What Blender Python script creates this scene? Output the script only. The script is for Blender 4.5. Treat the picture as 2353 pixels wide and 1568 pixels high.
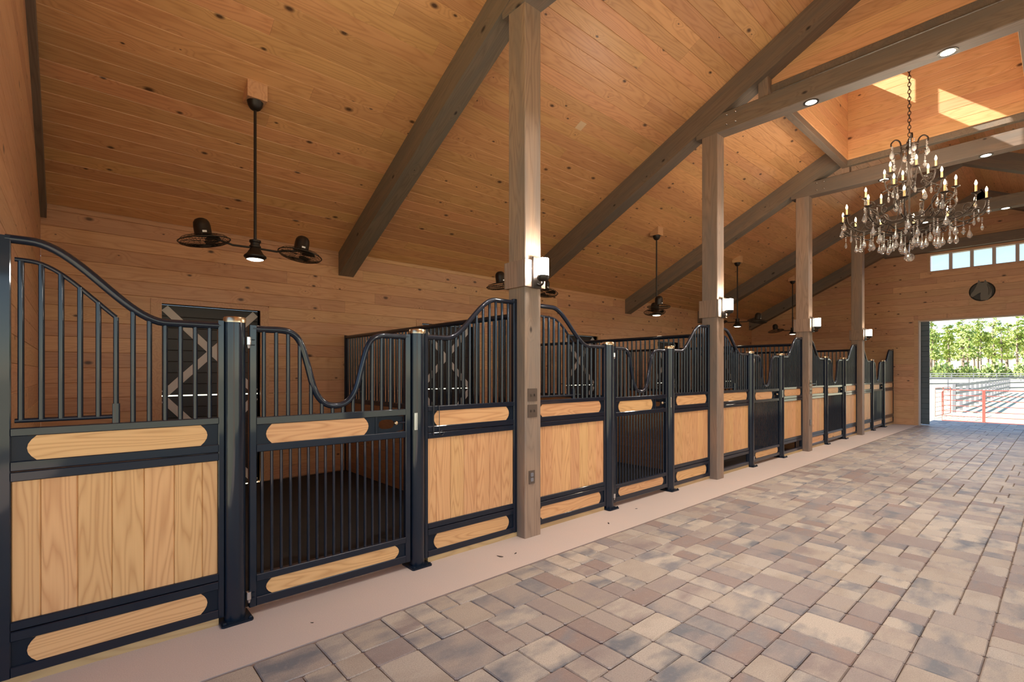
import bpy, math, random
from mathutils import Vector, Matrix
random.seed(7)
PI = math.pi
C = bpy.context.scene.collection
SC = bpy.context.scene
for o in list(bpy.data.objects): bpy.data.objects.remove(o)

# ------------------------------------------------------------------ camera
# frame 2353 x 1568; f, horizon and vanishing points measured on the photograph
F, HY = 1132.0, 856.0
THETA = math.atan2(2450.0 - 1176.5, F)
CAM = Vector((3.346, 0.0, 1.495))
cd = bpy.data.cameras.new('camera'); cam = bpy.data.objects.new('camera', cd); C.objects.link(cam)
cam.location = CAM; cam.rotation_euler = (PI/2, 0, THETA)
cd.sensor_width = 36.0; cd.lens = F/2353*36; cd.shift_y = (HY-784)/2353
cd.clip_start = 0.05; cd.clip_end = 1000
SC.camera = cam
# ------------------------------------------------------------------ sky, sun, exposure
SUN_DIR = Vector((1.0, 0.45, -0.95)).normalized()
w = bpy.data.worlds.new('world'); SC.world = w; w.use_nodes = True
nt = w.node_tree; bg = nt.nodes['Background']
sky = nt.nodes.new('ShaderNodeTexSky'); sky.sky_type = 'NISHITA'; sky.sun_disc = False
sky.sun_elevation = math.asin(-SUN_DIR.z); sky.sun_rotation = math.atan2(-SUN_DIR.x, -SUN_DIR.y)
sky.air_density = 1.0; sky.dust_density = 0.1; sky.ozone_density = 2.0
nt.links.new(sky.outputs[0], bg.inputs[0]); bg.inputs[1].default_value = 0.27
sl = bpy.data.lights.new('sun', 'SUN'); sl.energy = 16.0; sl.angle = 0.009; sl.color = (1.0, 0.95, 0.86)
so = bpy.data.objects.new('sun', sl); C.objects.link(so); so.location = (-20, -10, 30)
so.rotation_euler = SUN_DIR.to_track_quat('-Z', 'Y').to_euler()
vs = SC.view_settings; vs.view_transform = 'Standard'; vs.look = 'None'; vs.exposure = 0.5; vs.gamma = 1.0
vs.use_curve_mapping = False
try:
    SC.cycles.use_denoising = True; SC.cycles.sample_clamp_indirect = 6.0
    SC.cycles.max_bounces = 10; SC.cycles.transparent_max_bounces = 12; SC.cycles.caustics_refractive = False
    SC.cycles.caustics_reflective = False
except Exception: pass
# lamp powers (radiant watts; the unseen sconces across the aisle are added for fill)
P_SCONCE, P_SCONCE_DIM, P_BULB, P_DOWN, P_FAN = 23.0, 4.0, 3.6, 22.0, 3.5

# ------------------------------------------------------------------ mesh helpers
class MB:
    def __init__(s): s.v = []; s.f = []
    def add(s, vs_, fs):
        n = len(s.v); s.v += [tuple(p) for p in vs_]; s.f += [tuple(i+n for i in q) for q in fs]; return s
    def box(s, x0, x1, y0, y1, z0, z1):
        if x1 < x0: x0, x1 = x1, x0
        if y1 < y0: y0, y1 = y1, y0
        return s.add([(x0,y0,z0),(x1,y0,z0),(x1,y1,z0),(x0,y1,z0),(x0,y0,z1),(x1,y0,z1),(x1,y1,z1),(x0,y1,z1)],
                     [(3,2,1,0),(4,5,6,7),(0,1,5,4),(1,2,6,5),(2,3,7,6),(3,0,4,7)])
    def cbox(s, x0, x1, y0, y1, z0, z1, c=.004, axis='z'):
        """box with its four long edges chamfered, long axis given"""
        if x1 < x0: x0, x1 = x1, x0
        if y1 < y0: y0, y1 = y1, y0
        def sec(a0, a1, b0, b1): return [(a0+c,b0),(a1-c,b0),(a1,b0+c),(a1,b1-c),(a1-c,b1),(a0+c,b1),(a0,b1-c),(a0,b0+c)]
        if axis == 'z': P = sec(x0,x1,y0,y1); a = [(p[0],p[1],z0) for p in P]; b = [(p[0],p[1],z1) for p in P]
        elif axis == 'y': P = sec(z0,z1,x0,x1); a = [(p[1],y0,p[0]) for p in P]; b = [(p[1],y1,p[0]) for p in P]
        else: P = sec(y0,y1,z0,z1); a = [(x0,p[0],p[1]) for p in P]; b = [(x1,p[0],p[1]) for p in P]
        return s.add(a+b, [tuple(range(7,-1,-1)), tuple(range(8,16))]+[(i,(i+1)%8,(i+1)%8+8,i+8) for i in range(8)])
    def prism(s, poly, axis, a0, a1):
        """polygon [(p,q)] extruded along axis; axis 'x': (p,q)=(y,z), 'y': (x,z), 'z': (x,y)"""
        n = len(poly)
        def mk(p, a): return (a,p[0],p[1]) if axis == 'x' else (p[0],a,p[1]) if axis == 'y' else (p[0],p[1],a)
        vs_ = [mk(p,a0) for p in poly]+[mk(p,a1) for p in poly]
        return s.add(vs_, [tuple(range(n-1,-1,-1)), tuple(range(n,2*n))]+[(i,(i+1)%n,(i+1)%n+n,i+n) for i in range(n)])
    def tube(s, path, r, seg=8, closed=False):
        P = [Vector(p) for p in path]; n = len(P); rings = []
        rr = r if isinstance(r, (list, tuple)) else [r]*n
        T = []
        for i in range(n):
            a = P[i-1] if (i > 0 or closed) else P[i]; b = P[(i+1) % n] if (i < n-1 or closed) else P[i]
            t = b-a; T.append(t.normalized() if t.length > 1e-9 else Vector((0,0,1)))
        up = Vector((0,0,1)) if abs(T[0].z) < .9 else Vector((1,0,0))
        N = (up - T[0]*up.dot(T[0])).normalized()
        vs_ = []
        for i in range(n):
            N = (N - T[i]*N.dot(T[i]))
            N = N.normalized() if N.length > 1e-6 else T[i].orthogonal().normalized()
            B = T[i].cross(N)
            for k in range(seg):
                a = 2*PI*k/seg; vs_.append(P[i]+N*(rr[i]*math.cos(a))+B*(rr[i]*math.sin(a)))
        fs = []
        for i in range(n if closed else n-1):
            j = (i+1) % n
            for k in range(seg): fs.append((i*seg+k, i*seg+(k+1)%seg, j*seg+(k+1)%seg, j*seg+k))
        if not closed: fs += [tuple(range(seg-1,-1,-1)), tuple(range((n-1)*seg, n*seg))]
        return s.add(vs_, fs)
    def lathe(s, prof, seg=16, o=(0,0,0)):
        n = len(prof); vs_ = []
        for r, z in prof:
            for k in range(seg):
                a = 2*PI*k/seg; vs_.append((o[0]+r*math.cos(a), o[1]+r*math.sin(a), o[2]+z))
        fs = [(i*seg+k, i*seg+(k+1)%seg, (i+1)*seg+(k+1)%seg, (i+1)*seg+k) for i in range(n-1) for k in range(seg)]
        fs += [tuple(range(seg-1,-1,-1)), tuple(range((n-1)*seg, n*seg))]
        return s.add(vs_, fs)
    def xf(s, M):
        s.v = [tuple(M @ Vector(p)) for p in s.v]; return s
    def mesh(s, name, smooth=None):
        me = bpy.data.meshes.new(name); me.from_pydata(s.v, [], s.f); me.update()
        if smooth is not None:
            for p in me.polygons: p.use_smooth = True
            me.set_sharp_from_angle(angle=math.radians(smooth))
        return me

M = {}
def mobj(name, me, mat, parent=None, loc=(0,0,0)):
    o = bpy.data.objects.new(name, me); C.objects.link(o)
    if mat and not me.materials: me.materials.append(M[mat])
    o.parent = parent; o.location = loc; return o
def obj(name, mb, mat, parent=None, loc=(0,0,0), smooth=None): return mobj(name, mb.mesh(name, smooth), mat, parent, loc)
def tag(o, label=None, cat=None, group=None, kind=None):
    if label: o['label'] = label
    if cat: o['category'] = cat
    if group: o['group'] = group
    if kind: o['kind'] = kind
    return o
def thing(name, label, cat, loc=(0,0,0), rz=0, group=None):
    o = bpy.data.objects.new(name, None); C.objects.link(o); o.location = loc; o.rotation_euler = (0,0,rz); o.empty_display_size = .1
    return tag(o, label, cat, group)
def struct(name, mb, mat, label): return tag(obj(name, mb, mat), label, None, None, 'structure')
def frame(o, origin, ex, ez):
    ex = Vector(ex).normalized(); ez = Vector(ez).normalized(); ey = ez.cross(ex)
    m = Matrix.Identity(4)
    for i, a in enumerate((ex, ey, ez)):
        for j in range(3): m[j][i] = a[j]
    m.translation = Vector(origin); o.matrix_basis = m; return o
def plank_mesh(L, W, T, c=.004):
    a = W/2
    return MB().prism([(-a,0),(a,0),(a,T-c),(a-c,T),(-a+c,T),(-a,T-c)], 'x', 0, L)
def plank(parent, name, mat, L, W, T, origin, ex, ez, c=.004):
    """board whose centre line starts at origin; long axis ex, face normal ez"""
    return frame(obj(name, plank_mesh(L, W, T, c), mat, parent), origin, ex, ez)
def catmull(pts, n=8):
    P = [Vector(p) for p in pts]; P = [2*P[0]-P[1]]+P+[2*P[-1]-P[-2]]; out = []
    for i in range(1, len(P)-2):
        for k in range(n):
            t = k/n; a, b, c, d = P[i-1], P[i], P[i+1], P[i+2]
            out.append(.5*((2*b)+(c-a)*t+(2*a-5*b+4*c-d)*t*t+(-a+3*b-3*c+d)*t**3))
    out.append(P[-2]); return out
def ordinal(k): return ['first', 'second', 'third', 'fourth', 'fifth'][k]

# ------------------------------------------------------------------ materials
def newmat(name):
    m = bpy.data.materials.new(name); m.use_nodes = True; n = m.node_tree
    for x in list(n.nodes): n.nodes.remove(x)
    out = n.nodes.new('ShaderNodeOutputMaterial'); b = n.nodes.new('ShaderNodeBsdfPrincipled')
    n.links.new(b.outputs[0], out.inputs[0]); M[name] = m
    return m, n, b
class G:
    """small node helper"""
    def __init__(s, n): s.n = n
    def node(s, t, **kw):
        x = s.n.nodes.new(t)
        for k, v in kw.items(): setattr(x, k, v)
        return x
    def put(s, sock, v):
        if hasattr(v, 'is_output') or hasattr(v, 'links'): s.n.links.new(v, sock)
        else: sock.default_value = v
    def math(s, op, a, b=0.0, c=0.0, clamp=False):
        x = s.node('ShaderNodeMath', operation=op, use_clamp=clamp)
        for i, v in enumerate((a, b, c)): s.put(x.inputs[i], v)
        return x.outputs[0]
    def vmul(s, v, xyz):
        x = s.node('ShaderNodeVectorMath', operation='MULTIPLY'); s.put(x.inputs[0], v); x.inputs[1].default_value = xyz; return x.outputs[0]
    def vadd(s, v, u):
        x = s.node('ShaderNodeVectorMath', operation='ADD'); s.put(x.inputs[0], v); s.put(x.inputs[1], u); return x.outputs[0]
    def xyz(s, a, b, c):
        x = s.node('ShaderNodeCombineXYZ')
        for i, v in enumerate((a, b, c)): s.put(x.inputs[i], v)
        return x.outputs[0]
    def sep(s, v):
        x = s.node('ShaderNodeSeparateXYZ'); s.put(x.inputs[0], v); return x.outputs
    def noise(s, v, scale=1, detail=2, rough=.5, dist=0):
        x = s.node('ShaderNodeTexNoise'); s.put(x.inputs['Vector'], v)
        x.inputs['Scale'].default_value = scale; x.inputs['Detail'].default_value = detail
        x.inputs['Roughness'].default_value = rough; x.inputs['Distortion'].default_value = dist; return x.outputs[0]
    def mix(s, f, a, b, mode='MIX'):
        x = s.node('ShaderNodeMix', data_type='RGBA', blend_type=mode); s.put(x.inputs[0], f)
        for k, v in ((6, a), (7, b)):
            s.put(x.inputs[k], v if not isinstance(v, tuple) else (*v, 1)[:4])
        return x.outputs[2]
    def rng(s, v, a, b, c=0., d=1.):
        x = s.node('ShaderNodeMapRange', clamp=True)
        for i, q in enumerate((v, a, b, c, d)): s.put(x.inputs[i], q)
        return x.outputs[0]
    def rnd(s):
        a = s.node('ShaderNodeObjectInfo').outputs['Random']; b = s.node('ShaderNodeNewGeometry').outputs['Random Per Island']
        return s.math('FRACT', s.math('ADD', a, b))
    def coord(s): return s.node('ShaderNodeTexCoord').outputs['Object']
    def bump(s, b, h, strength=.3, dist=.01):
        x = s.node('ShaderNodeBump'); s.put(x.inputs['Height'], h); x.inputs['Strength'].default_value = strength
        x.inputs['Distance'].default_value = dist; s.n.links.new(x.outputs[0], b.inputs['Normal'])

def wood(name, light, dark, knot, axis='x', rough=.42, ring=15, ringamt=.5, fiber=.3, knots=.5, coat=0., var=.11, tint=None, kscale=3.3):
    m, n, b = newmat(name); g = G(n)
    X, Y, Z = g.sep(g.coord())
    if axis == 'x': v = g.xyz(X, Y, Z)
    elif axis == 'y': v = g.xyz(Y, g.math('MULTIPLY', X, 1.118), Z)
    elif axis == 's': v = g.xyz(X, g.math('ADD', Y, Z), Z)          # sloping or level beams: long axis x
    else: v = g.xyz(Z, g.math('ADD', X, Y), 0.0)
    r = g.rnd()
    v = g.vadd(v, g.xyz(g.math('MULTIPLY', r, 53.0), g.math('MULTIPLY', r, 97.0), g.math('MULTIPLY', r, 31.0)))
    vor = g.node('ShaderNodeTexVoronoi', voronoi_dimensions='2D'); g.put(vor.inputs['Vector'], g.vmul(v, (.55, 1, 1)))
    vor.inputs['Scale'].default_value = kscale; vor.inputs['Randomness'].default_value = 1.0
    dd = vor.outputs['Distance']; cr, cg, cb = g.sep(vor.outputs['Color'])
    rad = g.math('MULTIPLY_ADD', cr, .085, .022)
    on = g.math('LESS_THAN', cg, knots)
    swirl = g.math('MULTIPLY', g.rng(dd, 0.0, .22, .16, 0.0), on)
    n1 = g.math('ADD', g.noise(g.vmul(v, (.55, 5.5, 5.5)), 1, 2, .45), swirl)
    rg = g.math('MULTIPLY', g.math('PINGPONG', g.math('MULTIPLY', n1, ring), .5), 2)
    rg = g.math('POWER', rg, 2.2)
    fb = g.noise(g.vmul(v, (2.5, 120, 120)), 1, 2, .6)
    f = g.math('ADD', g.math('MULTIPLY', rg, ringamt), g.math('MULTIPLY', g.math('SUBTRACT', fb, .35), fiber), clamp=True)
    col = g.mix(f, light, dark)
    if tint:
        tn = g.rng(g.noise(g.vmul(v, (.8, 6, 6)), 1, 2), .42, .62)
        col = g.mix(g.math('MULTIPLY', tn, .75), col, tint)
    r2 = g.math('FRACT', g.math('MULTIPLY', r, 7.31))
    val = g.math('MULTIPLY_ADD', r2, var*2, 1-var)
    hs = g.node('ShaderNodeHueSaturation'); g.put(hs.inputs['Color'], col); g.put(hs.inputs['Value'], val)
    g.put(hs.inputs['Hue'], g.math('MULTIPLY_ADD', g.math('FRACT', g.math('MULTIPLY', r, 3.77)), .014, .493))
    k = g.math('MULTIPLY', g.rng(dd, g.math('MULTIPLY', rad, .35), rad, .95, 0.), on)
    col = g.mix(k, hs.outputs[0], knot)
    n.links.new(col, b.inputs['Base Color'])
    g.put(b.inputs['Roughness'], g.math('MULTIPLY_ADD', fb, .2, rough-.1))
    b.inputs['Coat Weight'].default_value = coat; b.inputs['Coat Roughness'].default_value = .3
    g.bump(b, g.math('ADD', fb, g.math('MULTIPLY', rg, .4)), .12, .004)
    return m
def plain(name, col, rough=.5, metal=0., coat=0., spec=.5, emit=None, es=0.):
    m, n, b = newmat(name); b.inputs['Base Color'].default_value = (*col, 1); b.inputs['Roughness'].default_value = rough
    b.inputs['Metallic'].default_value = metal; b.inputs['Coat Weight'].default_value = coat; b.inputs['Specular IOR Level'].default_value = spec
    if emit: b.inputs['Emission Color'].default_value = (*emit, 1); b.inputs['Emission Strength'].default_value = es
    return m
KN = (.075, .030, .013)
wood('pine_ceiling', (.70, .36, .155), (.47, .20, .07), KN, knots=.5, coat=.15, rough=.4)
wood('pine_ceiling_y', (.70, .36, .155), (.47, .20, .07), KN, axis='y', knots=.5, coat=.15, rough=.4)
wood('pine_wall', (.64, .36, .19), (.46, .22, .10), KN, knots=.65, coat=.05, rough=.45)
wood('pine_lining', (.74, .40, .19), (.52, .25, .095), KN, knots=.3)
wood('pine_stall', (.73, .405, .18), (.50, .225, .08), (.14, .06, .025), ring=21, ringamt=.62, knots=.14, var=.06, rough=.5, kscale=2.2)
wood('timber_post', (.335, .215, .15), (.155, .095, .066), (.03, .02, .015), axis='z', knots=.2, rough=.6, tint=(.20, .155, .128), var=.06, ringamt=.45, fiber=.5)
wood('timber_beam', (.215, .153, .108), (.10, .068, .046), (.02, .013, .01), axis='s', knots=.3, rough=.6, tint=(.15, .122, .098), var=.08, ringamt=.4, fiber=.5)
wood('timber_y', (.215, .153, .108), (.10, .068, .046), (.02, .013, .01), axis='y', knots=.3, rough=.6, tint=(.15, .122, .098), var=.08, ringamt=.4, fiber=.5)
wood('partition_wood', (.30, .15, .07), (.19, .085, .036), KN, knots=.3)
wood('treated_sill', (.52, .36, .17), (.36, .22, .09), KN, axis='y', knots=.1)
plain('powder_coat', (.005, .010, .021), rough=.34, coat=.6, spec=.22)
M['powder_coat'].node_tree.nodes['Principled BSDF'].inputs['Coat IOR'].default_value = 1.48; M['powder_coat'].node_tree.nodes['Principled BSDF'].inputs['Coat Roughness'].default_value = .06
plain('powder_flat', (.006, .011, .021), rough=.36, spec=.22)
plain('brass_cap', (.60, .45, .28), rough=.3, metal=1.)
plain('steel', (.62, .62, .62), rough=.25, metal=1.)
plain('wire', (.06, .06, .065), rough=.35, metal=1.)
plain('bronze', (.022, .015, .011), rough=.42, metal=.35)
plain('fan_wire', (.03, .024, .018), rough=.45, metal=.4)
plain('iron', (.04, .026, .018), rough=.5, metal=.5)
plain('candle', (.75, .55, .26), rough=.6, emit=(1., .62, .22), es=.25)
plain('flame', (1, .9, .7), emit=(1., .80, .48), es=14.)
plain('lamp_glass', (1, .97, .9), emit=(1., .93, .84), es=P_SCONCE/(PI*.0495))
plain('lamp_glass_dim', (1, .95, .85), emit=(1., .88, .70), es=P_SCONCE_DIM/(PI*.0495))
plain('lamp_lens', (1, 1, 1), rough=.3, emit=(1., .88, .68), es=9.)
plain('plate', (.16, .12, .095), rough=.35, metal=.5)
plain('outlet_face', (.20, .19, .20), rough=.3)
plain('white_brace', (.62, .58, .55), rough=.6)
plain('door_board', (.020, .014, .012), rough=.5)
plain('gap_light', (.8, .8, .8), rough=.6)
plain('rubber_mat', (.012, .010, .009), rough=.85)
plain('slide_door', (.09, .125, .155), rough=.55)
plain('jamb', (.55, .45, .40), rough=.6)
plain('red_paint', (.30, .07, .06), rough=.4)
plain('fence_board', (.15, .15, .165), rough=.7)
plain('white_post', (.75, .75, .75), rough=.7)
plain('medallion', (.05, .047, .044), rough=.55, metal=.3)
plain('relief', (.15, .135, .115), rough=.5, metal=.3)
plain('vent', (.035, .02, .014), rough=.6)
plain('box_cover', (.72, .50, .30), rough=.5)
plain('dry_leaf', (.045, .03, .022), rough=.8)
plain('sticker', (.8, .8, .8), rough=.5)
plain('roofing', (.05, .04, .035), rough=.8)
def glass_mats():
    m, n, b = newmat('crystal'); b.inputs['Transmission Weight'].default_value = .85; b.inputs['Roughness'].default_value = .03
    b.inputs['IOR'].default_value = 1.52; b.inputs['Base Color'].default_value = (1, .98, .97, 1)
    m, n, b = newmat('pane'); g = G(n)
    tr = g.node('ShaderNodeBsdfTransparent'); tr.inputs[0].default_value = (.93, .96, .97, 1)
    gl = g.node('ShaderNodeBsdfGlossy'); gl.inputs['Roughness'].default_value = .03
    mx = g.node('ShaderNodeMixShader'); mx.inputs[0].default_value = .06
    n.links.new(tr.outputs[0], mx.inputs[1]); n.links.new(gl.outputs[0], mx.inputs[2])
    out = [x for x in n.nodes if x.type == 'OUTPUT_MATERIAL'][0]; n.links.new(mx.outputs[0], out.inputs[0])
glass_mats()
def paver_mat():
    m, n, b = newmat('paver'); g = G(n); r = g.rnd(); v = g.coord()
    vv = g.vadd(v, g.xyz(g.math('MULTIPLY', r, 41.), g.math('MULTIPLY', r, 77.), 0.))
    def ramp(f, stops):
        x = g.node('ShaderNodeValToRGB'); g.put(x.inputs[0], f); e = x.color_ramp.elements
        x.color_ramp.interpolation = 'CONSTANT'
        while len(e) > 1: e.remove(e[-1])
        e[0].position = 0; e[0].color = (*stops[0][1], 1)
        for p, c in stops[1:]:
            q = e.new(p); q.color = (*c, 1)
        return x.outputs[0]
    A = ramp(r, [(0,(.45,.38,.31)),(.22,(.36,.295,.25)),(.45,(.30,.24,.215)),(.6,(.42,.345,.275)),(.77,(.28,.20,.17)),(.85,(.50,.42,.335))])
    B = ramp(g.math('FRACT', g.math('MULTIPLY', r, 5.3)), [(0,(.20,.19,.195)),(.35,(.27,.21,.19)),(.6,(.36,.29,.23)),(.8,(.15,.155,.17))])
    f = g.rng(g.noise(g.vmul(vv, (6., 2.6, 3.)), 1, 3, .55), .45, .66)
    col = g.mix(f, A, B)
    fine = g.noise(vv, 160, 2, .7); mid = g.noise(vv, 30, 3, .6)
    col = g.mix(g.rng(fine, .40, .68, 0., .42), col, (.12, .09, .075))
    col = g.mix(g.rng(mid, .55, .8, 0., .3), col, (.45, .36, .28))
    n.links.new(col, b.inputs['Base Color']); b.inputs['Roughness'].default_value = .48
    g.bump(b, g.math('ADD', fine, g.math('MULTIPLY', mid, .8)), .35, .004)
paver_mat()
def speckle(name, a, c, scale, rough=.7, bump=.25, big=None):
    m, n, b = newmat(name); g = G(n); v = g.coord()
    f1 = g.noise(v, scale, 3, .7); col = g.mix(g.rng(f1, .35, .7), a, c)
    if big: col = g.mix(g.rng(g.noise(v, 1.3, 4, .6), .4, .7, 0., .8), col, big)
    n.links.new(col, b.inputs['Base Color']); b.inputs['Roughness'].default_value = rough
    g.bump(b, f1, bump, .003)
speckle('concrete', (.56, .44, .37), (.44, .34, .285), 190, big=(.47, .385, .33))
speckle('joint_sand', (.24, .165, .13), (.16, .11, .085), 300)
speckle('grass', (.52, .47, .30), (.28, .30, .12), 1.7, rough=.9, big=(.60, .55, .42))
speckle('bark', (.30, .22, .17), (.18, .13, .10), 1.5, rough=.9)
def leaf(name, a, c):
    m, n, b = newmat(name); g = G(n); r = g.node('ShaderNodeNewGeometry').outputs['Random Per Island']
    n.links.new(g.mix(r, a, c), b.inputs['Base Color']); b.inputs['Roughness'].default_value = .7
    b.inputs['Transmission Weight'].default_value = 0.
leaf('needles', (.16, .27, .05), (.40, .44, .10)); leaf('shrub_leaf', (.08, .15, .04), (.24, .28, .07))

# ================================================================== the building shell
XC, XB, XR = 1.88, -4.0, 7.76            # aisle centre, back wall, right outer wall
YW, YE, YN = -0.27, 17.80, -2.5          # plank side wall, far end wall, near end
PITCH = 0.5; ZC0 = 5.32
def zc(x): return ZC0 + PITCH*x if x <= XC else ZC0 + PITCH*(2*XC-x)
ZR = zc(XC)
POSTY = [3.12+3.66*k for k in range(4)]
TRUSSY = POSTY + [17.70]
SX0, SX1, SY0, SY1 = .76, 3.0, 6.94, 10.28   # roof-light shaft
SZ0, SZ1 = 5.27, 7.75
rnd = random.Random(11)

# ---- floor: bedding slab + pavers, concrete strips, stall mats
PX0, PX1, PY0, PY1 = .575, 3.24, -2.3, 20.2
floor = struct('floor', MB().box(PX0-.02, PX1+.02, PY0, PY1, -.12, -.012), 'joint_sand', 'aisle floor of tumbled tan and grey concrete pavers')
def paver_mb(L, W, h=.05, c=.010, e=.0055):
    """eight-cornered tumbled paver centred on its own origin, top at z=0"""
    def ring(l, w_, k, z):
        a, b = l/2, w_/2
        return [(b-k,-a,z),(b,-a+k,z),(b,a-k,z),(b-k,a,z),(-b+k,a,z),(-b,a-k,z),(-b,-a+k,z),(-b+k,-a,z)]
    g = .002
    r1 = ring(L-2*g, W-2*g, c, -h); r2 = ring(L-2*g, W-2*g, c, -e); r3 = ring(L-2*g-2*e, W-2*g-2*e, c, 0)
    f = [tuple(range(16,24))]+[(i,(i+1)%8,(i+1)%8+8,i+8) for i in range(8)]+[(i+8,(i+1)%8+8,(i+1)%8+16,i+16) for i in range(8)]
    return MB().add(r1+r2+r3, f)
pavers = []
UX, UY = .0888, .0785
ncol = int(round((PX1-PX0)/UX)); UX = (PX1-PX0)/ncol
cols = ncol; x = 0; bands = []
while cols > 0:
    bwid = rnd.choice([5, 5, 4]) if cols > 9 else (cols if cols <= 5 else (5 if cols-5 != 1 and cols-5 >= 2 else 4))
    bands.append((x, bwid)); x += bwid; cols -= bwid
def split(n):
    out = []
    while n:
        c = rnd.choice([q for q in (2, 2, 3, 3, 4) if q == n or n-q >= 2]); out.append(c); n -= c
    return out
for bx, bwid in bands:
    total = int((PY1-PY0)/UY); y = 0
    while y < total:
        seg = rnd.choice([4, 5, 6, 7, 8, 9]); seg = total-y if total-y-seg < 2 else seg
        ws = rnd.choice([[2, 3], [3, 2]]) if bwid == 5 else ([2, 2] if rnd.random() < .6 else [4]) if bwid == 4 else [bwid]
        xx = bx
        for wd in ws:
            yy = y
            for L in split(seg):
                pavers.append((PX0+(xx+wd/2)*UX, PY0+(yy+L/2)*UY, L*UY, wd*UX)); yy += L
            xx += wd
        y += seg
def seen(px, py):
    dx, dy = px-CAM.x, py-CAM.y
    d = -dx*math.sin(THETA)+dy*math.cos(THETA); r = dx*math.cos(THETA)+dy*math.sin(THETA)
    if d < .3: return None
    u = 1176.5+F*r/d; vv = HY+F*CAM.z/d
    return (d, u, vv) if -40 < u < 2393 and vv < 1610 else None
vis = sorted([p for p in pavers if seen(p[0], p[1])], key=lambda p: seen(p[0], p[1])[0]/math.sqrt(p[2]*p[3]))
near = set(vis[:290]); pm = {}
for p in vis[:290]:
    key = (round(p[2], 3), round(p[3], 3))
    if key not in pm: pm[key] = paver_mb(*key).mesh('paver')
    o = mobj('paver', pm[key], 'paver', floor, (p[0], p[1], rnd.uniform(-.003, .002)))
    o.rotation_euler = (rnd.uniform(-.006, .006), rnd.uniform(-.006, .006), rnd.uniform(-.012, .012))
rest = MB()
for p in pavers:
    if p in near: continue
    q = paver_mb(p[2], p[3]); dz = rnd.uniform(-.003, .002)
    rest.add([(a+p[0], b+p[1], c+dz) for a, b, c in q.v], q.f)
tag(obj('paver_field', rest, 'paver', floor), kind='stuff')
struct('concrete_strip', MB().box(-.12, PX0-.012, YN+.2, YE+.25, -.12, 0), 'concrete', 'beige broom-finished concrete strip along the stall fronts')
struct('concrete_strip', MB().box(PX1+.012, XR, YN+.2, YE+.25, -.12, 0), 'concrete', 'beige concrete floor on the far side of the pavers')
struct('stall_floor', MB().box(XB, -.125, YW, YE, -.12, -.01), 'rubber_mat', 'dark rubber mat floor inside the stalls')

# ---- ceiling: two roof slopes with boards along the barn
def slab_left(mb, x0, x1, y0, y1, t=.12):
    z0, z1 = zc(x0), zc(x1)
    mb.prism([(x0,z0+.025),(x1,z1+.025),(x1,z1+.025+t),(x0,z0+.025+t)], 'y', y0, y1)
cl = MB(); slab_left(cl, XB-.5, SX0, YN-.4, YE+.5); slab_left(cl, SX0, XC, YN-.4, SY0); slab_left(cl, SX0, XC, SY1, YE+.5)
ceil = struct('ceiling', cl, 'roofing', 'sloping ceiling of varnished knotty pine boards over the stalls')
cr_ = MB(); slab_left(cr_, SX1, XR+.5, YN-.4, YE+.5); slab_left(cr_, XC, SX1, YN-.4, SY0); slab_left(cr_, XC, SX1, SY1, YE+.5)
ceil_r = struct('ceiling', cr_, 'roofing', 'far slope of the pine board ceiling beyond the ridge')
CW = .1643; CS = math.sqrt(1+PITCH**2); nrm = (PITCH/CS, 0, -1/CS)
ncourse = int((XC-XB)*CS/CW)+1
for i in range(ncourse):
    s = (i+.5)*CW; xx = XB+s/CS; zz = zc(xx)
    if xx > XC: break
    spans = [(YW, YE)] if xx < SX0-.05 else [(YW, SY0-.02), (SY1+.02, YE)]
    for (a, b) in spans:
        y = a; first = True
        while y < b-.01:
            L = rnd.uniform(1.2, 4.6) if first else rnd.uniform(3.4, 4.9); first = False
            if b-y-L < .9: L = b-y
            plank(ceil, 'plank', 'pine_ceiling', L-.0015, CW-.001, .022, (xx+.025*PITCH/CS*0, y, zz+.024), (0,1,0), nrm, .0035)
            y += L
rb = MB()
for i in range(ncourse):
    s = (i+.5)*CW; xx = 2*XC-(XB+s/CS)
    if xx < XC: break
    for (a, b) in ([(YW, YE)] if xx > SX1+.05 else [(YW, SY0-.02), (SY1+.02, YE)]):
        y = a
        while y < b-.01:
            L = rnd.uniform(3.0, 4.9)
            if b-y-L < .9: L = b-y
            q = plank_mesh(L-.0015, CW-.001, .022, .0035)
            ez = Vector((-nrm[0], 0, nrm[2])); ex = Vector((0,1,0)); ey = ez.cross(ex); og = Vector((xx, y, zc(xx)+.024))
            rb.add([og+ex*a_+ey*b_+ez*c_ for a_, b_, c_ in q.v], q.f); y += L
tag(obj('plank_field', rb, 'pine_ceiling_y', ceil_r), kind='stuff')

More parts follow.
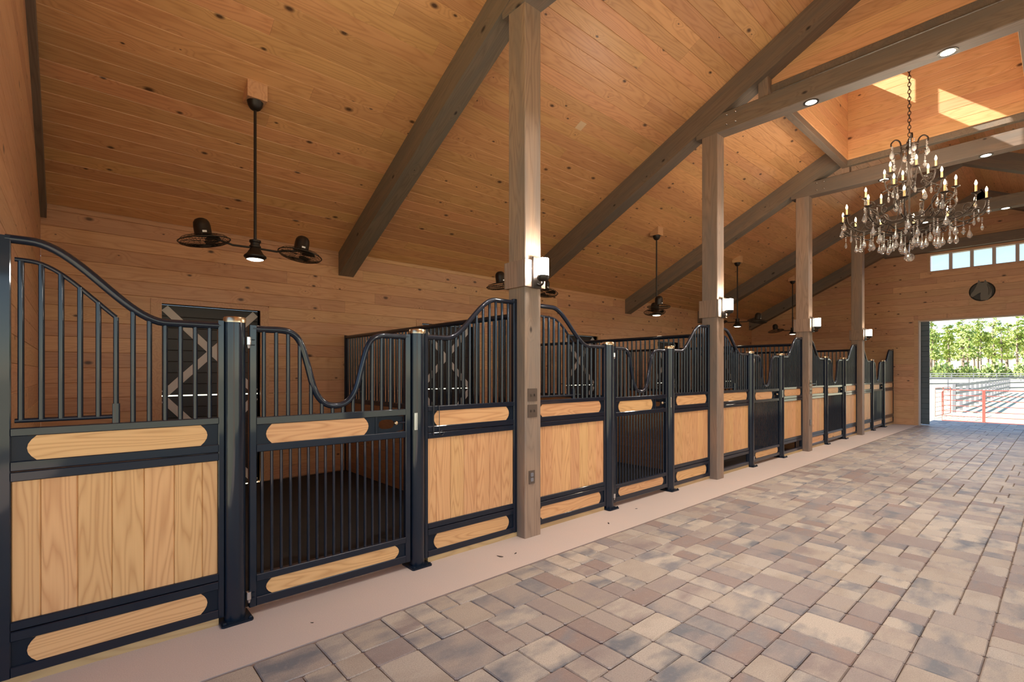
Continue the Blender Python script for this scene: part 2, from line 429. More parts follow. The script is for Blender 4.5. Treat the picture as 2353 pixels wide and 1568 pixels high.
# ---- back wall with five Dutch door openings
DOORS = [(.80+3.66*k, 1.91+3.66*k) for k in range(5)]; DZ = 2.34
WB = .172
bw = MB(); yy = YW
for (a, b) in DOORS:
    bw.box(XB-.14, XB-.024, yy, a, -.1, 3.5); bw.box(XB-.14, XB-.024, a, b, DZ, 3.5); yy = b
bw.box(XB-.14, XB-.024, yy, YE+.1, -.1, 3.5)
wall_back = struct('wall_back', bw, 'pine_wall', 'back wall of horizontal knotty pine boards behind the stalls')
def row(parent, z0, z1, spans, fixed, kind, mat):
    for (a, b) in spans:
        y = a; first = True
        while y < b-.01:
            L = rnd.uniform(1.4, 4.4) if first else rnd.uniform(2.8, 4.6); first = False
            if b-y-L < .8: L = b-y
            zm, hh = (z0+z1)/2, z1-z0-.001
            if kind == 'back': plank(parent, 'plank', mat, L-.0015, hh, .024, (fixed, y, zm), (0,1,0), (1,0,0))
            elif kind == 'end': plank(parent, 'plank', mat, L-.0015, hh, .024, (y, fixed, zm), (1,0,0), (0,-1,0))
            elif kind == 'side': plank(parent, 'plank', mat, L-.0015, hh, .024, (y+L, fixed, zm), (-1,0,0), (0,1,0))
            elif kind == 'right': plank(parent, 'plank', mat, L-.0015, hh, .024, (fixed, y+L, zm), (0,-1,0), (-1,0,0))
            y += L
def minus(span, holes):
    out = [span]
    for (a, b) in holes:
        nxt = []
        for (p, q) in out:
            if b <= p or a >= q: nxt.append((p, q)); continue
            if a > p+.02: nxt.append((p, a))
            if b < q-.02: nxt.append((b, q))
        out = nxt
    return out
CAS = .11
z = 0
while z < zc(XB):
    z1 = min(z+WB, zc(XB)+.03)
    row(wall_back, z, z1, minus((YW, YE), [(a-CAS, b+CAS) for a, b in DOORS] if z < DZ+.02 else []), XB-.024, 'back', 'pine_wall'); z += WB
for k, (a, b) in enumerate(DOORS):
    for nm, mb in (('casing', MB().box(XB-.14, XB+.012, a-CAS, a, 0, DZ)), ('casing', MB().box(XB-.14, XB+.012, b, b+CAS, 0, DZ)),
                   ('casing', MB().box(XB-.14, XB+.006, a-CAS, b+CAS, DZ, DZ+.05))):
        obj(nm, mb, 'timber_y' if False else 'pine_wall', wall_back)
    d = thing('door_%d' % (k+1), 'dark stable door with pale crossed braces behind the %s stall' % ordinal(k), 'door', (XB-.12, a, 0))
    wdt = b-a
    SPL = 1.20
    for (z0, z1, nm) in ((-.02, SPL-.008, 'lower_leaf'), (SPL+.008, DZ-.004, 'upper_leaf')):
        leafo = obj(nm, MB().box(-.03, .0, .003, wdt-.003, z0, z1), 'door_board', d)
        zz = z0; nb = max(1, round((z1-z0)/.14)); hb = (z1-z0)/nb
        for i in range(nb):
            plank(leafo, 'plank', 'door_board', wdt-.024, hb-.001, .018, (0, .012, z0+(i+.5)*hb), (0,1,0), (1,0,0), .004)
        # crossed braces
        for sgn in (1, -1):
            za, zb = (z0+.02, z1-.04) if sgn > 0 else (z1-.04, z0+.02)
            A = Vector((.018, .04, za)); B = Vector((.018, wdt-.04, zb)); t = (B-A)
            bo = obj('brace', MB().box(0, t.length, -.045, .045, 0, .014 if sgn > 0 else .010), 'white_brace', leafo)
            frame(bo, A, t, (1,0,0))
    d['kind'] = 'structure'

# ---- far end wall with the open doorway and the transom strip
EX0, EX1, EZ = .57, 3.21, 2.95
TX0, TX1, TZ0, TZ1 = .83, 2.95, 4.29, 4.76
ew = MB()
def gable(mb, x0, x1, z0, y0, y1, top=None):
    """wall piece from z0 up to the roof between x0 and x1"""
    xs = [x0]+([XC] if x0 < XC < x1 else [])+[x1]
    if top is None: poly = [(x0,z0),(x1,z0)]+[(q, zc(q)+.03) for q in reversed(xs)]
    else: poly = [(x0,z0),(x1,z0),(x1,top),(x0,top)]
    mb.prism(poly, 'y', y0, y1)
for (x0, x1, z0, tp) in ((XB-.1, EX0, -.1, None), (EX1, XR+.1, -.1, None), (EX0, TX0, EZ, None), (TX1, EX1, EZ, None), (TX0, TX1, EZ, TZ0), (TX0, TX1, TZ1, None)):
    gable(ew, x0, x1, z0, YE+.024, YE+.17, tp)
wall_end = struct('wall_end', ew, 'pine_wall', 'far gable wall of horizontal knotty pine boards around the open doorway')
z = 0; row_i = 0
while z < ZR:
    z1 = z+WB; zm = z+WB*.5
    x0 = max(XB, (zm-ZC0)/PITCH); x1 = min(XR, 2*XC-(zm-ZC0)/PITCH)
    holes = []
    if z < EZ-.02: holes.append((EX0-.09, EX1+.09))
    if z1 > TZ0+.03 and z < TZ1-.03: holes.append((TX0-.06, TX1+.06))
    if x1-x0 > .1: row(wall_end, z, z1, minus((x0, x1), holes), YE+.024, 'end', 'pine_wall')
    z += WB
for (x0, x1) in ((EX0-.09, EX0), (EX1, EX1+.09)): obj('casing', MB().box(x0, x1, YE-.008, YE+.03, 0, EZ), 'pine_wall', wall_end)
for (x0, x1) in ((EX0, EX0+.03), (EX1-.03, EX1)): obj('jamb', MB().box(x0, x1, YE+.0, YE+.2, 0, EZ), 'jamb', wall_end)
obj('header', MB().box(EX0-.09, EX1+.09, YE-.006, YE+.03, EZ, EZ+.04), 'pine_wall', wall_end)
obj('jamb', MB().box(EX0+.03, EX1-.03, YE+.0, YE+.2, EZ-.03, EZ), 'jamb', wall_end)
win = struct('window_1', MB().box(TX0-.06, TX1+.06, YE-.012, YE-.0005, TZ0-.05, TZ0), 'pine_wall', 'strip of square clear transom panes high in the far gable wall')
obj('frame', MB().box(TX0-.06, TX1+.06, YE-.012, YE-.0005, TZ1, TZ1+.05), 'pine_wall', win)
for (x0, x1) in ((TX0-.06, TX0), (TX1, TX1+.06)): obj('frame', MB().box(x0, x1, YE-.012, YE-.0005, TZ0, TZ1), 'pine_wall', win)
for (z0, z1) in ((TZ0, TZ0+.015), (TZ1-.015, TZ1)): obj('frame', MB().box(TX0, TX1, YE+.0, YE+.17, z0, z1), 'jamb', win)
npan = 5; pw = (TX1-TX0)/npan
for i in range(npan):
    obj('pane', MB().box(TX0+i*pw+.02, TX0+(i+1)*pw-.02, YE+.125, YE+.131, TZ0+.015, TZ1-.015), 'pane', win)
    if i: obj('mullion', MB().box(TX0+i*pw-.035, TX0+i*pw+.035, YE+.03, YE+.15, TZ0+.015, TZ1-.015), 'jamb', win)
# sliding barn door standing open on the outside
sd = thing('sliding_door', 'slate blue boarded sliding barn door standing open outside the doorway', 'door', (-.70, YE+.25, .02)); sd['kind'] = 'structure'
nb = 21; hb = 3.1/nb
obj('backing', MB().box(0, 1.48, .02, .05, 0, 3.1), 'slide_door', sd)
for i in range(nb): plank(sd, 'plank', 'slide_door', 1.48, hb-.001, .02, (0, .02, (i+.5)*hb), (1,0,0), (0,-1,0), .006)
obj('guide_roller', MB().lathe([(.0,0),(.04,0),(.04,.02),(.0,.02)], 12, (1.30, -.06, 0)), 'steel', sd, smooth=40)

# ---- plank side wall, near end and right side
sw = MB(); sw.prism([(XB-.1,-.1),(.0,-.1),(.0,zc(0)+.03),(XB-.1,zc(XB-.1)+.03)], 'y', YW-.15, YW-.024)
wall_side = struct('wall_side', sw, 'pine_wall', 'side wall of horizontal pine boards closing off the first stall')
z = 0
while z < zc(0):
    x0 = max(XB, (z+WB*.5-ZC0)/PITCH)
    if x0 < -.1: row(wall_side, z, z+WB, [(x0, 0)], YW-.024, 'side', 'pine_wall')
    z += WB
struct('wall_near', MB().prism([(XB-.1,-.1),(.0,-.1),(.0,zc(.0)+.03),(XB-.1,zc(XB-.1)+.03)], 'y', YN, YN+.15)
       .prism([(.0,4.9),(3.76,4.9),(3.76,zc(3.76)+.03),(XC,ZR+.03),(.0,zc(.0)+.03)], 'y', YN, YN+.15)
       .box(XR-.2, XR+.1, YN, YN+.15, -.1, zc(XR-.2)), 'pine_wall', 'near gable end behind the viewer, open to the yard')
struct('wall_aisle', MB().box(-.15, 0, YN+.15, YW-.15, -.1, zc(-.15)+.02), 'pine_wall', 'tack room wall along the aisle behind the viewer')
struct('wall_right', MB().box(XR, XR+.14, YN+.15, -1.6, -.1, 3.42).box(XR, XR+.14, 6.6, YE+.1, -.1, 3.42).box(XR, XR+.14, -1.6, 6.6, 3.15, 3.42),
       'pine_wall', 'right outer wall of the barn with a wide open bay')

# ---- roof-light shaft
def shaft():
    label = 'square pine-lined roof-light shaft over the chandelier'
    t = .06
    core = MB()
    WZ0, WZ1 = 6.80, 7.24
    wins = [(b_-.385, b_) for b_ in (10.20, 9.715, 9.23, 8.745, 8.26, 7.775)]
    core.box(SX0-t, SX0, SY0-t, SY1+t, SZ0, WZ0); core.box(SX0-t, SX0, SY0-t, SY1+t, WZ1, SZ1)
    y = SY0-t
    for (a, b) in sorted(wins): core.box(SX0-t, SX0, y, a, WZ0, WZ1); y = b
    core.box(SX0-t, SX0, y, SY1+t, WZ0, WZ1)
    core.box(SX1, SX1+t, SY0-t, SY1+t, SZ0, WZ0); core.box(SX1, SX1+t, SY0-t, SY1+t, WZ1, SZ1)
    y = SY0-t
    for (a, b) in sorted(wins): core.box(SX1, SX1+t, y, a, WZ0, WZ1); y = b
    core.box(SX1, SX1+t, y, SY1+t, WZ0, WZ1)
    core.box(SX0, SX1, SY0-t, SY0, SZ0, SZ1); core.box(SX0, SX1, SY1, SY1+t, SZ0, SZ1)
    core.box(SX0-.35, SX1+.35, SY0-.35, SY1+.35, SZ1, SZ1+.12)
    sh = struct('roof_light_shaft', core, 'pine_lining', label)
    h = .168; z = SZ0
    while z < SZ1-.02:
        z1 = min(z+h, SZ1); zm = (z+z1)/2; hh = z1-z-.001
        plank(sh, 'plank', 'pine_lining', SX1-SX0, hh, .012, (SX0, SY1, zm), (1,0,0), (0,-1,0))
        plank(sh, 'plank', 'pine_lining', SX1-SX0+.12, hh, .012, (SX0-.06, SY0-t, zm), (1,0,0), (0,-1,0))
        plank(sh, 'plank', 'pine_lining', SX1-SX0, hh, .012, (SX1, SY0, zm), (-1,0,0), (0,1,0))
        for (a, b) in minus((SY0, SY1), wins if (z1 > WZ0+.01 and z < WZ1-.01) else []):
            plank(sh, 'plank', 'pine_lining', b-a, hh, .012, (SX0, a, zm), (0,1,0), (1,0,0))
            plank(sh, 'plank', 'pine_lining', b-a, hh, .012, (SX1, b, zm), (0,-1,0), (-1,0,0))
        z += h
    for (x0, x1) in ((SX0-.045, SX0-.039), (SX1+.039, SX1+.045)):
        for (a, b) in wins: obj('pane', MB().box(x0, x1, a, b, WZ0, WZ1), 'pane', sh)
    # dark timber rim under the lining, corner trims and short struts to the tie beams
    r = .10
    for nm, mb in (('rim_beam', MB().cbox(SX0-r, SX0+.0, SY0-r, SY1+r, SZ0-r, SZ0, axis='y')), ('rim_beam', MB().cbox(SX1-.0, SX1+r, SY0-r, SY1+r, SZ0-r, SZ0, axis='y')),
                   ('rim_beam', MB().cbox(SX0, SX1, SY0-r, SY0, SZ0-r, SZ0, axis='x')), ('rim_beam', MB().cbox(SX0, SX1, SY1, SY1+r, SZ0-r, SZ0, axis='x'))):
        obj(nm, mb, 'timber_beam' if mb.v[0][0] > 0 and False else 'timber_y', sh)
    obj('corner_trim', MB().box(SX0-.075, SX0+.0, SY0-.085, SY0-.06, SZ0, 6.2), 'pine_lining', sh)
    for sx in (SX0-.05, SX1+.05):
        for sy in (6.80, 10.42): obj('strut', MB().box(sx-.06, sx+.06, sy-.06, sy+.06, 5.06, zc(sx)+.0 if sx < XC else zc(sx)), 'timber_post', sh)
shaft()

# ---- roof trusses
RW, RD = .235, .35                         # rafter width, plumb depth
TB0, TB1 = 4.82, 5.07                     # tie beam
def truss(k, Y):
    t = thing('roof_truss', 'dark-stained timber roof truss, %s from the plank side wall' % ordinal(k) if k < 4 else 'dark-stained timber roof truss fixed against the far gable wall', 'roof truss', (XC, Y, 0))
    for sgn in (-1, 1):
        xe = (XB+.0-XC) if sgn < 0 else (XR-XC)
        L = math.hypot(xe, abs(xe)*PITCH)
        # built along its own length so the grain follows it
        mb = MB().prism([(0,0),(abs(xe)*CS,0),(abs(xe)*CS+.5*RD/CS,-RD/CS),(0,-RD/CS)], 'y', -RW/2, RW/2)
        o = obj('rafter', mb, 'timber_beam', t)
        ex = Vector((sgn, 0, -PITCH)); frame(o, (0, 0, ZR-.001), ex, Vector((sgn*PITCH, 0, 1)))
        if sgn > 0: pass
    xi = 2*(TB0+.0+RD-ZC0)-XC+.12           # where the tie underside dies into the rafter
    half = -xi
    tb = obj('tie_beam', MB().cbox(-half, half, -.108, .108, TB0, TB1, .008, 'x'), 'timber_beam', t)
    for bx in (-1.62, -1.50, 1.50, 1.62):
        for bz in (TB0+.07, TB1-.05):
            b_ = obj('bolt', MB().lathe([(.014,0),(.014,.008),(.006,.016)], 8).xf(Matrix.Translation((bx, -.108, bz)) @ Matrix.Rotation(PI/2, 4, 'X')), 'steel', t, smooth=40)
    return t
for k, Y in enumerate(TRUSSY): truss(k, Y)
ht = thing('rafter_trim', 'thin dark rafter trim climbing the plank side wall', 'rafter', (XB, YW, 0))
o = obj('rafter', MB().prism([(0,0),(4.0*CS,0),(4.0*CS,-.19),(0,-.19)], 'y', 0, .05), 'timber_beam', ht)
frame(o, (0, 0, zc(XB)), (1, 0, PITCH), (-PITCH, 0, 1))
def downlight(Y, X, k):
    d = thing('recessed_downlight', 'recessed downlight under the %s tie beam, %s the stall fronts' % (ordinal(k), 'nearer' if X < XC else 'farther from'), 'downlight', (X, Y, TB0), group='downlights in the tie beams')
    mb = MB()
    n = 20
    vs_ = []
    for r, z in ((.085, 0), (.085, -.006), (.062, -.004), (.062, 0)):
        vs_ += [(r*math.cos(2*PI*i/n), r*math.sin(2*PI*i/n), z) for i in range(n)]
    mb.add(vs_, [(a*n+i, a*n+(i+1)%n, (a+1)*n+(i+1)%n, (a+1)*n+i) for a in range(3) for i in range(n)])
    obj('trim_ring', mb, 'bronze', d, smooth=40)
    obj('lens', MB().lathe([(.062, 0), (.062, -.002)], 16), 'lamp_lens', d)
    ld = bpy.data.lights.new('downlight', 'AREA'); ld.shape = 'DISK'; ld.size = .118; ld.energy = P_DOWN; ld.color = (1., .95, .88); ld.spread = math.radians(100)
    lo = bpy.data.objects.new('lamp', ld); C.objects.link(lo); lo.parent = d; lo.location = (0, 0, -.0045)
for k, Y in enumerate(TRUSSY[:4]):
    for X in (1.26, 2.53): downlight(Y, X, k)

# ================================================================== timber posts with sconces
PXa, PXb, PD = -.10, .125, .20
def sconce(loc, sgn, label, group, glass='lamp_glass'):
    s = thing('wall_sconce', label, 'wall lamp', loc, 0 if sgn > 0 else PI, group=group)
    obj('back_plate', MB().cbox(0, .018, -.055, .055, -.14, .14, .006, 'z'), 'bronze', s)
    obj('shade', MB().lathe([(.0,-.035),(.052,-.035),(.052,.115),(.0,.115)], 24, (.085,0,0)), glass, s, smooth=40)
    obj('holder', MB().lathe([(.0,-.085),(.035,-.082),(.05,-.07),(.054,-.055),(.054,-.036),(.0,-.036)], 20, (.085,0,0)), 'bronze', s, smooth=40)
    obj('arm', MB().tube(catmull([(.012,0,-.10),(.05,0,-.118),(.085,0,-.105),(.085,0,-.08)], 5), .009, 8), 'bronze', s, smooth=50)
    obj('knob', MB().lathe([(.0,0),(.012,.004),(.014,.012),(.0,.02)], 10).xf(Matrix.Translation((.085,-.052,-.06)) @ Matrix.Rotation(PI/2,4,'X')), 'bronze', s, smooth=50)
for k, Y in enumerate(POSTY):
    for side in (0, 1):
        where = 'by the stall fronts, %s from the plank side wall' % ordinal(k) if side == 0 else 'across the aisle, %s from the near end' % ordinal(k)
        t = thing('timber_post', 'weathered square timber post '+where, 'post', ((PXa+PXb)/2 if side == 0 else 2*XC-(PXa+PXb)/2, Y, 0))
        hx = (PXb-PXa)/2; hy = PD/2
        obj('shaft', MB().cbox(-hx, hx, -hy, hy, 0, TB0, .006), 'timber_post', t)
        for (x0, x1, y0, y1) in ((-hx-.03,-hx,-hy-.03,hy+.03),(hx,hx+.03,-hy-.03,hy+.03),(-hx,hx,-hy-.03,-hy),(-hx,hx,hy,hy+.03)):
            obj('collar_board', MB().cbox(x0, x1, y0, y1, 2.265, 2.505, .004), 'timber_post', t)
        sx = PXb+.03
        sconce((sx if side == 0 else 2*XC-sx, Y+.01, 2.395), 1 if side == 0 else -1,  # lamps across the aisle are unseen, added to even out the ceiling light
               'cylinder glass wall lamp on dark bracket, on the '+('%s post from the plank side wall' % ordinal(k) if side == 0 else '%s post opposite, added for ceiling light' % ordinal(k)), 'wall lamps on the posts', 'lamp_glass' if k < 2 else 'lamp_glass_dim')
        if side == 0 and k in (0, 2):
            wd = ['first', '', 'third'][k]
            for j, zz in enumerate((1.29, 1.145)):
                p = thing('switch_plate', 'brown double switch plate on the %s post, %s of the pair' % (wd, ('upper', 'lower')[j]), 'switch plate', (PXb, Y-.012, zz))
                obj('plate', MB().cbox(0, .006, -.058, .058, -.058, .058, .003, 'x'), 'plate', p)
                for yy in (-.022, .022): obj('toggle', MB().cbox(.006, .02, yy-.006, yy+.006, -.011, .011, .002, 'x'), 'plate', p)
            p = thing('outlet_plate', 'grey power outlet low on the %s post' % wd, 'outlet', (PXb, Y-.02, .545))
            obj('plate', MB().cbox(0, .006, -.036, .036, -.06, .06, .003, 'x'), 'plate', p)
            for zz in (-.022, .022): obj('socket', MB().cbox(.006, .010, -.017, .017, zz-.017, zz+.017, .005, 'x'), 'outlet_face', p)

# ================================================================== stall fronts
RT = .021; BR = .0125; PR = .058
bar_me = MB().lathe([(BR,0),(BR,1)], 10).mesh('bar', 40)
thin_me = MB().lathe([(.0095,0),(.0095,1)], 8).mesh('bar', 40)
bar_me.materials.append(M['powder_coat']) if 'powder_coat' in M else None
thin_me.materials.append(M['powder_coat'])
def bar(parent, x, y, z0, z1, me=None):
    o = mobj('bar', me or bar_me, None, parent, (x, y, z0)); o.scale = (1, 1, z1-z0); return o
ZL, ZH = 1.772, 2.132
def smooth(t): t = max(0., min(1., t)); return t*t*(3-2*t)
def band_poly(y0, y1, z0, z1, sag=.034, n=7):
    zc_, h = (z0+z1)/2, (z1-z0)/2
    right = [(y1-sag*(q*q), zc_+q*h) for q in [(-1+2*i/(n-1)) for i in range(n)]]
    left = [(y0+sag*(q*q), zc_+q*h) for q in [(1-2*i/(n-1)) for i in range(n)]]
    return right+left
def band(parent, y0, y1, z0, z1, x0=-.012, x1=.0135, pad=.055):
    """black plate with a wood insert whose ends are rounded"""
    p = obj('band_plate', MB().box(x0, .008, y0, y1, z0, z1), 'powder_flat', parent)
    mb = MB().prism(band_poly(0, y1-y0-2*pad, z0, z1), 'x', 0, 1)
    # build with the long axis along local x so the grain follows it
    poly = band_poly(0, y1-y0-2*pad, -(z1-z0)/2, (z1-z0)/2)
    m2 = MB().prism(poly, 'z', 0, x1-.008)
    o = obj('wood_insert', m2, 'pine_stall', p); frame(o, (.008, y0+pad, (z0+z1)/2), (0,1,0), (1,0,0))
def pipe_post(Y, k, j):
    t = thing('pipe_post', 'black pipe post with brass cap at the %s side of the %s stall gate' % (('hinge', 'latch')[j], ordinal(k)), 'post', (0, Y, 0))
    obj('pipe', MB().lathe([(PR,.012),(PR,1.80)], 28), 'powder_coat', t, smooth=40)
    obj('cap', MB().lathe([(PR+.003,1.795),(PR+.003,1.822),(PR-.002,1.828),(.0,1.830)], 28), 'brass_cap', t, smooth=40)
    obj('base_plate', MB().cbox(-.09, .09, -.085, .085, 0, .012, .01), 'powder_flat', t)
    for sx in (-.075, .075):
        for sy in (-.068, .068): obj('bolt', MB().lathe([(.010,.012),(.010,.020),(.005,.026)], 6, (sx, sy, 0)), 'powder_flat', t)
    if j == 1:
        obj('strike_plate', MB().cbox(.044, .052, -PR+.008, -PR+.036, 1.055, 1.185, .002, 'z'), 'steel', t)
    return t
def panel(k, side, ya, yb):
    """fixed stall-front panel between ya (tall end, at the timber post or wall) and yb (low end, at the pipe post)"""
    s = 1 if yb > ya else -1; Wd = abs(yb-ya)
    y0, y1 = min(ya, yb), max(ya, yb)
    nb_ = ['plank side wall']+['%s timber post' % ordinal(q) for q in range(4)]+['far gable wall']
    t = thing('stall_railing', ('black pine-boarded stall front with hay door between %s and %s gate' % (nb_[k], ordinal(k))) if side == 0 else
              'black pine-boarded stall front between %s gate and %s' % (ordinal(k), nb_[k+1]), 'stall front', (0, y0, 0))
    Y = lambda u: (u if s > 0 else Wd-u)            # u measured from the tall end
    st = .04
    obj('stile', MB().cbox(-.02, .02, *sorted((Y(0), Y(st))), .04, ZH+(.03 if side else .012), .004), 'powder_coat', t)
    obj('stile', MB().cbox(-.02, .02, *sorted((Y(Wd-st*.8), Y(Wd))), .04, ZL+.03, .004), 'powder_coat', t)
    a, b = (st if s > 0 else st*.8), Wd-(st*.8 if s > 0 else st)
    for (z0, z1) in ((1.188,1.228),(1.022,1.069),(.972,1.018),(.262,.305),(.210,.258),(.04,.09)):
        obj('rail', MB().cbox(-.02, .02, a, b, z0, z1, .004, 'y'), 'powder_coat', t)
    # S-curved top rail: low flat .28/.20, curve .53
    lf = .28 if side == 0 else .21; cw = .55 if side == 0 else .52
    zt = lambda u: ZL+(ZH-ZL)*smooth(((Wd-u)-lf)/cw)
    N = 36; path = [(0, Y(st*.5+(Wd-st)*i/N), zt(st*.5+(Wd-st)*i/N)) for i in range(N+1)]
    obj('top_rail', MB().tube(path, RT, 12), 'powder_coat', t, smooth=60)
    # bars
    pitch = .0715; nb = int((Wd-.06)/pitch); off = (Wd-(nb-1)*pitch)/2
    ul = off+pitch*(max(1, round((Wd-.50-off)/pitch)))      # hay door latch stile on the left panels
    if side == 0:
        hd = obj('hay_door', MB().tube([(0, Y(st*1.3+(ul-st*1.3)*i/20), zt(st*1.3+(ul-st*1.3)*i/20)-.095-.02*smooth(i/20*1.2)) for i in range(21)], .011, 8)
                 .tube([(0, Y(st*1.3), 1.262), (0, Y(ul), 1.262)], .011, 8).tube([(0, Y(ul), 1.25), (0, Y(ul), zt(ul)-.115)], BR, 10)
                 .cbox(-.016, .016, *sorted((Y(ul-.016), Y(ul+.016))), 1.228, 1.33, .003), 'powder_coat', t, smooth=50)
    for i in range(nb):
        u = off+pitch*i
        if side == 0 and u < ul-.01:
            if u > st*1.3+.02: bar(hd, 0, Y(u), 1.265, zt(u)-.10-.012*smooth(u/ul))
        elif side == 0 and u < ul+.01: continue
        elif st+.012 < u < Wd-st: bar(t, 0, Y(u), 1.225, zt(u)-.008)
    band(t, a, b, 1.069, 1.188)
    if not ((k == 2)):
        band(t, a, b, .09, .21)
    else:
        for yy in (a, b-.035): obj('clip', MB().cbox(-.012, .008, yy, yy+.035, .09, .21, .003), 'powder_flat', t)
    # vertical pine boards
    nbd = 8; bwid = .136; first = rnd.uniform(.03, .12); yy = a
    cuts = [a]; q = a+first
    while q < b-.02: cuts.append(q); q += bwid
    cuts.append(b)
    for c0, c1 in zip(cuts[:-1], cuts[1:]):
        if c1-c0 > .012: plank(t, 'board', 'pine_stall', .667, c1-c0-.001, .022, (-.014, (c0+c1)/2, .305), (0,0,1), (1,0,0), .0045)
    obj('sill', MB().box(-.03, .016, *sorted((Y(0), Y(Wd-.03))), 0, .04), 'treated_sill', t)
    return t
def gate(k, ya, yb):
    t = thing('stall_gate', 'black steel barred stall gate with U-shaped dip, %s from the plank side wall' % ordinal(k), 'gate', (0, ya, 0))
    Wd = yb-ya; st = .042
    obj('stile', MB().cbox(-.02, .02, 0, st, .05, 1.785, .004), 'powder_coat', t)
    obj('stile', MB().cbox(-.02, .02, Wd-st, Wd, .05, 1.785, .004), 'powder_coat', t)
    for (z0, z1) in ((1.169,1.217),(1.000,1.048),(.198,.242),(.05,.103)):
        obj('rail', MB().cbox(-.02, .02, st, Wd-st, z0, z1, .004, 'y'), 'powder_coat', t)
    cy = Wd/2-.015
    prof = [(0,1.266),(.045,1.272),(.085,1.293),(.122,1.335),(.155,1.41),(.19,1.545),(.225,1.665),(.262,1.728),(.31,1.757),(.36,1.765)]
    def zu(y):
        d = abs(y-cy)
        if d >= prof[-1][0]: return 1.765
        for (a, za), (b, zb) in zip(prof[:-1], prof[1:]):
            if d <= b: return za+(zb-za)*(d-a)/(b-a)
    pts = [(0, st*.5, 1.765), (0, cy-.42, 1.765)]+[(0, cy-d, z) for d, z in reversed(prof)]+[(0, cy+d, z) for d, z in prof[1:]]+[(0, cy+.42, 1.765), (0, Wd-st*.5, 1.765)]
    obj('top_rail', MB().tube(catmull(pts, 4), RT, 12), 'powder_coat', t, smooth=60)
    nb = 14
    for i in range(nb):
        y = st+.045+(Wd-2*st-.09)*i/(nb-1); z1 = zu(y)-.012
        bar(t, 0, y, 1.214, z1)
    nb = 18
    for i in range(nb):
        y = st+.035+(Wd-2*st-.07)*i/(nb-1); bar(t, 0, y, .24, 1.002, thin_me)
    latch = Wd-.285
    band(t, st, latch, 1.048, 1.169)
    band(t, st, Wd-st, .103, .198)
    # latch housing with an oval finger hole and a ball-ended bolt
    lh = obj('latch_housing', MB().cbox(-.02, .016, latch, latch+.018, 1.048, 1.169, .003), 'powder_flat', t)
    n = 12; oval = []
    for i in range(n):
        a = 2*PI*i/n; oval.append((latch+.10+.062*math.copysign(abs(math.cos(a))**.7, math.cos(a)), 1.108+.036*math.copysign(abs(math.sin(a))**.8, math.sin(a))))
    rect = []
    for (py, pz) in oval:
        dy, dz = py-(latch+.10), pz-1.108; m_ = max(abs(dy)/.082 if dy < 0 else abs(dy)/.14, abs(dz)/.0605); rect.append((latch+.10+dy/m_, 1.108+dz/m_))
    obj('latch_plate', MB().add([(-.016, p[0], p[1]) for p in oval]+[(-.016, p[0], p[1]) for p in rect], [(i, (i+1)%n, (i+1)%n+n, i+n) for i in range(n)]), 'powder_flat', lh)
    bo = obj('latch_bolt', MB().tube([(.004, Wd-st, 1.115), (.004, Wd-.11, 1.115)], .008, 8), 'powder_coat', lh, smooth=40)
    obj('ball_knob', MB().lathe([(0,-.017),(.009,-.0145),(.015,-.008),(.017,0),(.015,.008),(.009,.0145),(0,.017)], 14, (.012, Wd-.12, 1.115)), 'brass_cap', bo, smooth=80)
    for hz in (1.69, .135):
        h = obj('hinge', MB().lathe([(.0,-.05),(.008,-.048),(.013,-.03),(.006,-.028),(.016,-.026),(.016,.02),(.0,.024)], 12, (.028, -.006, hz)), 'steel', t, smooth=40)
        obj('hinge_bracket', MB().box(.0, .030, -.004, .028, hz+.002, hz+.008).box(.0, .030, -.004, .028, hz-.030, hz-.024), 'powder_flat', h)
    return t
YA = [.727+3.66*k for k in range(5)]; YB = [1.988+3.66*k for k in range(5)]
YB[4] = YA[4]+1.2; YB_end = YE
for k in range(5):
    pipe_post(YA[k], k, 0); pipe_post(YB[k], k, 1)
    panel(k, 0, (YW+.005 if k == 0 else POSTY[k-1]+PD/2), YA[k]-PR)
    panel(k, 1, (POSTY[k]-PD/2 if k < 4 else YE-.03), YB[k]+PR)
    gate(k, YA[k]+PR+.018, YB[k]-PR-.008)
# wire hook hanging on the rail after the first gate
hk = thing('wire_hook', 'thin black wire blanket hook hung on the stall front rail beside the first gate', 'hook', (.026, YB[0]+PR+.075, 1.0))
obj('loop', MB().tube([(-.02,0,.232),(.004,0,.232),(.006,0,.0),(.006,.052,.0),(.004,.052,.232),(-.02,.052,.232)], .003, 6), 'wire', hk, smooth=50)
obj('ring', MB().tube([(.008, .075+.018*math.cos(a*PI/8), .012+.018*math.sin(a*PI/8)) for a in range(16)], .003, 6, closed=True), 'wire', hk, smooth=60)
# grilles between the stalls
for k, Y in enumerate(POSTY):
    t = thing('stall_partition', 'black barred partition over pine boards between the %s and %s stalls' % (ordinal(k), ordinal(k+1)), 'partition', (XB, Y, 0))
    L = -XB+PXa-.002
    zt, zm = 2.03, 1.07
    obj('top_rail', MB().tube([(0.01,0,zt),(L-.01,0,zt)], .027, 12), 'powder_coat', t, smooth=60)
    obj('mid_rail', MB().cbox(0.04, L-.04, -.025, .025, zm-.03, zm+.03, .004, 'x'), 'powder_coat', t)
    obj('channel', MB().cbox(0, .04, -.03, .03, 0, zt+.03, .004), 'powder_coat', t)
    obj('channel', MB().cbox(L-.04, L, -.03, .03, 0, zt+.03, .004), 'powder_coat', t)
    nb = 46
    for i in range(nb): bar(t, .085+(L-.17)*i/(nb-1), 0, zm+.028, zt-.01)
    hb = (zm-.03)/7
    for i in range(7):
        o = obj('plank', MB().cbox(0, L-.08, -hb/2+.001, hb/2-.001, -.019, .019, .004, 'x'), 'partition_wood', t); frame(o, (.04, 0, (i+.5)*hb), (1,0,0), (0,-1,0))
